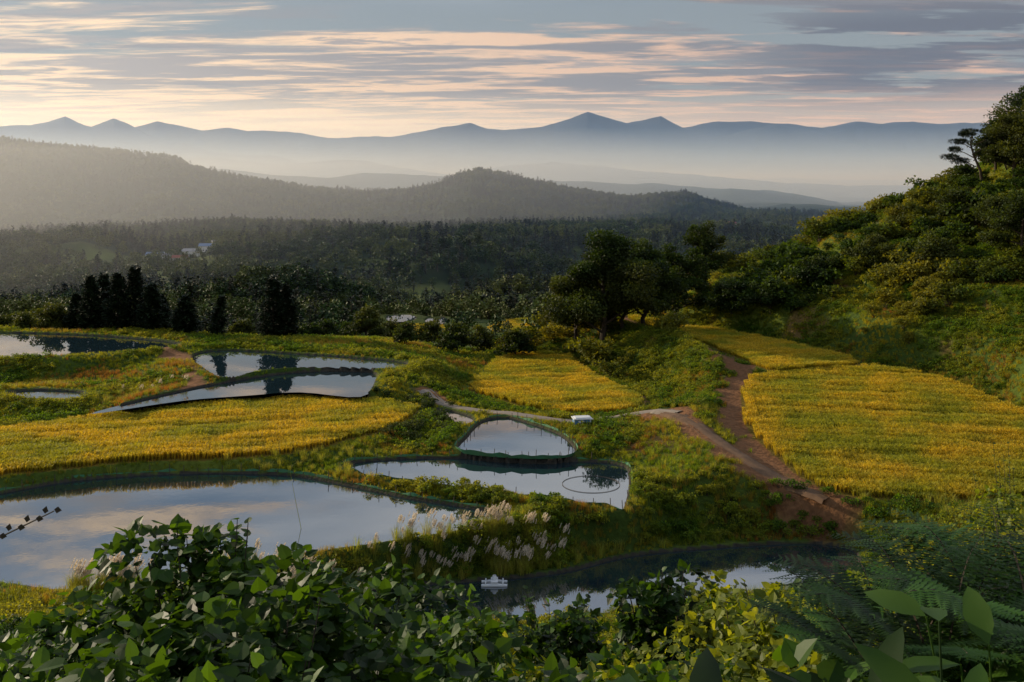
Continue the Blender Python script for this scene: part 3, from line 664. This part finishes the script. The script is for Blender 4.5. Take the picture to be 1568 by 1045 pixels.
b=MB();g0=Hz(-2.3,3.1);b.tube([(-2.3,3.1,g0),(-2.15,3.05,23.2),(-1.75,3.0,23.85),(-1.38,3.0,24.03)],[.010,.008,.004,.002],5,1)
tt=np.linspace(0,1,9)[:,None];o=np.array([[-1.60,3.0,23.93]])*(1-tt)+np.array([[-1.38,3.0,24.035]])*tt
b.rep(*DIAM,o,frames(np.c_[np.where(np.arange(9)%2,.2,.8),np.zeros(9),np.where(np.arange(9)%2,1,-.1)],np.tile([[0,-1.,.2]],(9,1))),np.full(9,.024),1)
add('twig',b.build('twig',[M_near,M_bark]))

# ------------------------------------------------------------------ pond liners and posts
M_net=plain('net_green',(.04,.22,.11),.8,(.06,.10,.03),1.0);M_post=plain('post',(.10,.08,.06),.9)
pb=MB()
def edge_net(name,f,sel,h=.10):
    q=f['poly'];q2=catmull(q,3);n=len(q2)
    tg=np.roll(q2,-1,0)-np.roll(q2,1,0);tg/=np.linalg.norm(tg,axis=1,keepdims=True);nr_=np.c_[tg[:,1],-tg[:,0]]
    if sdist(q,*(q2+nr_*.3).T).mean()<0: nr_=-nr_
    ed=q2+nr_*-.04
    z=f['z'];V=[];
    for i in range(n):
        hh=h*(-1+4.0*vnoise(ed[i,0]*1.1,ed[i,1]*1.1,3))
        V+=[(ed[i,0],ed[i,1],z-.05),(ed[i,0]+nr_[i,0]*.18,ed[i,1]+nr_[i,1]*.18,z+BERM+hh)]
    fc=[(2*i,2*i+1,(2*i+3)%(2*n),(2*i+2)%(2*n)) for i in range(n) if sel(ed[i])]
    add(name,mk_mesh(name,V,np.array(fc).ravel(),np.full(len(fc),4),[M_net]))
    acc=0
    for i in range(n):
        acc+=np.linalg.norm(q2[i]-q2[i-1])
        if acc>1.1 and sel(ed[i]):
            acc=rng.uniform(-.4,.4);hh=rng.uniform(.45,.95);pb.tube([(ed[i,0],ed[i,1],z-.3),(ed[i,0]+rng.normal(0,.06),ed[i,1],z+hh)],[.035,.03],5,0)
edge_net('pond_net',feats[0],lambda p:p[1]>77 and True)
edge_net('pond_net.001',feats[1],lambda p:True)
edge_net('pond_net.002',feats[2],lambda p:True)
add('fence_posts',pb.build('fence_posts',[M_post]))
M_white=plain('white_paint',(.75,.75,.72),.5,(.6,.6,.6));M_blue=plain('blue_panel',(.12,.28,.45),.5)
b=MB();cx,cy=P(905,742,.3);ring=[(cx+2.4*math.cos(t),cy+2.4*math.sin(t),.33) for t in np.linspace(0,2*math.pi,49)];b.tube(ring,[.02]*49,6,0)
add('floating_ring',b.build('floating_ring',[M_post]))
b=MB();cx,cy=P(757,895,-2.5)
for s in(-1,1): b.tube([(cx-.9,cy+s*.35,-2.45),(cx,cy+s*.35,-2.42),(cx+.9,cy+s*.35,-2.45)],[.09,.14,.09],8,0)
b.box((cx,cy,-2.22),(.5,.9,.12),0);b.tube([(cx,cy,-2.2),(cx,cy,-1.85)],[.22,.12],10,0)
for s in(-.6,.6): b.box((cx+s,cy,-2.28),(.08,.95,.06),0)
add('pond_aerator',b.build('pond_aerator',[M_white]))
b=MB();x0,y0=P(462,810,0);b.tube([(x0,y0,-.2),(x0-.5,y0+.2,2),(x0-1.0,y0+.4,4.4)],[.02,.016,.008],5,0);add('bamboo_pole',b.build('bamboo_pole',[M_straw]))
b=MB();cx,cy=P(891,655,1.0);zz=Hz(cx,cy)
b.box((cx,cy,zz+.45),(1.7,1.2,.9),1,.15);b.box((cx,cy,zz+.96),(1.9,1.4,.1),0,.15);b.box((cx,cy,zz+1.05),(1.5,1.0,.08),0,.15)
b.box((cx-.1,cy-.62,zz+.45),(.6,.04,.7),0,.15);b.box((cx,cy,zz+.03),(1.8,1.3,.1),2,.15)
for s in(-.8,.8): b.box((cx+s,cy-.6,zz+.45),(.07,.07,.9),0,.15)
add('tool_shed',b.build('tool_shed',[M_white,M_blue,M_post]))

# ------------------------------------------------------------------ valley houses
M_wall=plain('house_wall',(.75,.73,.70),.8,(.62,.60,.57));M_roofs=[plain('roof_grey',(.26,.27,.30),.6),plain('roof_red',(.34,.10,.07),.7),plain('roof_blue',(.16,.25,.40),.6)];M_win=plain('window',(.03,.04,.05),.2)
def house(name,u,y,w,d,h,roof,rz):
    w*=1.2;d*=1.1;h*=1.1
    b=MB();b.box((0,0,h/2),(w,d,h),0)
    e=.6;rh=d*.28
    V=[(-w/2-e,-d/2-e,h),(w/2+e,-d/2-e,h),(w/2+e,d/2+e,h),(-w/2-e,d/2+e,h),(-w/2-e,0,h+rh),(w/2+e,0,h+rh)]
    b.addq(V,[(0,1,5,4),(2,3,4,5)],1);b.addq([V[0],V[3],V[4],V[1],V[2],V[5]],[(0,1,2),(3,5,4)],0)
    nf=max(1,int(h/3))
    for fl in range(nf):
        for k in range(int(w/2.6)):
            xx=-w/2+1.6+k*2.6
            if xx<w/2-1: 
                b.box((xx,-d/2-.02,fl*3+1.7),(1.3,.08,1.2),2);b.box((xx,d/2+.02,fl*3+1.7),(1.3,.08,1.2),2)
    b.box((w*.2,-d/2-.08,1.05),(1.2,.14,2.1),2)
    o=add(name,b.build(name,[M_wall,M_roofs[roof],M_win]));x=(u-784)/F*y;o.location=(x,y,Hz(x,y)-.2);o.rotation_euler=(0,0,rz)
hs=[(376,1050,14,9,6,0,.2),(398,1060,16,9,6,0,-.1),(432,1100,12,8,6,0,.4),(238,880,12,8,5,2,.1),(262,860,13,8,5,0,.3),(292,900,11,8,5,0,-.2),(318,930,12,8,5,2,.1),(335,960,10,7,5,0,.5),(276,840,10,7,5,1,.2),(350,1030,10,8,5,0,.2),
    (1108,1500,30,12,9,1,.05),(985,1450,22,10,6,0,0),(1010,1480,14,9,6,0,.3),(1050,1520,12,9,6,2,.1),(1150,1480,12,9,5,0,.1),(700,1750,14,9,6,0,.2),(722,1760,16,9,6,0,-.1),(745,1780,12,9,6,0,.3),(755,1700,12,9,6,1,.3),(1080,1540,12,9,6,0,.2)]
for i,h in enumerate(hs): house('farmhouse' if i==0 else 'farmhouse.%03d'%i,*h)

# ------------------------------------------------------------------ haze
def haze(name,plan,z0,z1,parts):
    n=len(plan);V=[(x,y,z0) for x,y in plan]+[(x,y,z1) for x,y in plan]
    fl=list(range(n))[::-1]+list(range(n,2*n));lt=[n,n]
    for i in range(n): fl+=[i,(i+1)%n,(i+1)%n+n,i+n];lt.append(4)
    m,nt=newmat(name+'_mat');o=N(nt,'ShaderNodeOutputMaterial');prev=None
    for dens,col,g in parts:
        s=N(nt,'ShaderNodeVolumeScatter');s.inputs['Color'].default_value=(*col,1);s.inputs['Density'].default_value=dens;s.inputs['Anisotropy'].default_value=g
        if prev is None: prev=s.outputs[0]
        else:
            a=N(nt,'ShaderNodeAddShader');L(nt,prev,a.inputs[0]);L(nt,s.outputs[0],a.inputs[1]);prev=a.outputs[0]
    L(nt,prev,o.inputs['Volume']);add(name,mk_mesh(name,V,fl,lt,[m]))
haze('haze_layer',[(-42000,400),(42000,400),(42000,33000),(-42000,33000)],-300,600,[(1/15000,(.22,.48,1.0),.0),(1/50000,(1,1,1),.65)])
haze('valley_mist',[(-41000,3300),(41000,3300),(41000,32500),(-41000,32500)],-280,230,[(1/3400,(.74,.88,1.0),.2)])
haze('sunlit_mist',[(-3500,330),(-330,330),(480,2450),(-200,3200),(-3500,3200)],-250,120,[(1/4800,(1.0,.96,.88),.55)])

# ------------------------------------------------------------------ light, sky
AZ=-60;EL=16
sd=Vector((math.sin(math.radians(AZ))*math.cos(math.radians(EL)),math.cos(math.radians(AZ))*math.cos(math.radians(EL)),math.sin(math.radians(EL))))
sl=bpy.data.lights.new('sun','SUN');sl.energy=5.0;sl.angle=math.radians(.5);sl.color=(1,.86,.65)
so=bpy.data.objects.new('sun',sl);scene.collection.objects.link(so);so.rotation_euler=(-sd).to_track_quat('-Z','Y').to_euler()
w=bpy.data.worlds.new('World');scene.world=w;w.use_nodes=True;nt=w.node_tree
for n_ in list(nt.nodes): nt.nodes.remove(n_)
sky=N(nt,'ShaderNodeTexSky',sky_type='NISHITA');sky.sun_disc=False;sky.sun_elevation=math.radians(EL);sky.sun_rotation=math.radians(AZ);sky.dust_density=2.0;sky.altitude=300
tc=N(nt,'ShaderNodeTexCoord');sp=N(nt,'ShaderNodeSeparateXYZ');L(nt,tc.outputs['Generated'],sp.inputs[0])
SX,SZ=sp.outputs[0],sp.outputs[2]
zc=math_(nt,'ADD',math_(nt,'MAXIMUM',SZ,0.0),.03)
pxn=math_(nt,'DIVIDE',SX,zc);pyn=math_(nt,'DIVIDE',sp.outputs[1],zc)
def cl(sx,sy,det,off,rough=.6,dist=.3):
    c=N(nt,'ShaderNodeCombineXYZ');L(nt,math_(nt,'MULTIPLY',pxn,sx),c.inputs[0]);L(nt,math_(nt,'MULTIPLY',pyn,sy),c.inputs[1]);c.inputs[2].default_value=off
    n=N(nt,'ShaderNodeTexNoise');n.inputs['Scale'].default_value=1;n.inputs['Detail'].default_value=det;n.inputs['Roughness'].default_value=rough;n.inputs['Distortion'].default_value=dist;L(nt,c.outputs[0],n.inputs['Vector']);return n.outputs['Fac']
def ramp(v,a,b):
    m=N(nt,'ShaderNodeMapRange');m.interpolation_type='SMOOTHSTEP';L(nt,v,m.inputs[0]);m.inputs[1].default_value=a;m.inputs[2].default_value=b;return m.outputs[0]
cA=cl(.42,1.15,9,3.1,.64);cB=cl(.60,1.5,9,9.7,.64);cC=cl(.25,.5,5,20.3);cD=cl(.75,2.3,9,31.0,.64)
lowm=math_(nt,'SUBTRACT',1.0,ramp(SZ,.125,.165));leftm=math_(nt,'SUBTRACT',1.0,ramp(SX,.0,.42));right=ramp(SX,.12,.33)
bias=math_(nt,'MULTIPLY_ADD',lowm,math_(nt,'MULTIPLY_ADD',leftm,.13,.06),-.06)
peach=ramp(math_(nt,'ADD',cA,bias),.47,.56)
shade=ramp(math_(nt,'MULTIPLY_ADD',cD,.65,math_(nt,'MULTIPLY',cB,.35)),.45,.54)
grey=math_(nt,'MULTIPLY',ramp(math_(nt,'ADD',cB,math_(nt,'MULTIPLY',right,.10)),.54,.60),math_(nt,'MULTIPLY',ramp(SZ,.065,.095),math_(nt,'SUBTRACT',1.0,ramp(SZ,.15,.19))))
hi=ramp(SZ,.17,.26)
blue=mixc(nt,hi,mixc(nt,.8,sky.outputs[0],(2.6,3.0,3.4)),mixc(nt,.7,sky.outputs[0],(1.7,2.8,4.8)))
upper=mixc(nt,math_(nt,'MULTIPLY',hi,ramp(cC,.47,.64)),blue,(7.8,8.2,9.0))
warm=mixc(nt,ramp(SX,-.6,.35),(12.0,9.2,6.2),(7.6,5.0,3.7))
mauve=mixc(nt,ramp(SX,-.6,.35),(5.0,4.5,4.3),(2.2,2.2,2.5))
c1=mixc(nt,math_(nt,'MULTIPLY',peach,.92),upper,mixc(nt,shade,mauve,warm))
c2_=mixc(nt,math_(nt,'MULTIPLY',grey,.85),c1,mixc(nt,right,(3.4,3.3,3.5),(1.1,1.15,1.5)))
glow=math_(nt,'MULTIPLY',math_(nt,'SUBTRACT',1.0,ramp(SZ,.05,.105)),.8)
c3=mixc(nt,glow,c2_,mixc(nt,ramp(SX,-.4,.4),(14.0,11.8,8.8),(7.8,5.8,4.8)))
bg=N(nt,'ShaderNodeBackground');bg.inputs['Strength'].default_value=.1;L(nt,c3,bg.inputs['Color'])
wo=N(nt,'ShaderNodeOutputWorld');L(nt,bg.outputs[0],wo.inputs['Surface'])

# ------------------------------------------------------------------ camera
cam=bpy.data.cameras.new('camera');co=bpy.data.objects.new('camera',cam);scene.collection.objects.link(co)
co.location=(0,0,CH);co.rotation_euler=(math.radians(90),0,0);cam.lens=35;cam.sensor_width=36;cam.shift_y=-(522.5-HZ)/1568
cam.clip_start=.1;cam.clip_end=120000
scene.camera=co
scene.view_settings.view_transform='Standard'
try: scene.view_settings.look='None'
except Exception: pass
scene.view_settings.exposure=0
print('done',time.time()-T0)
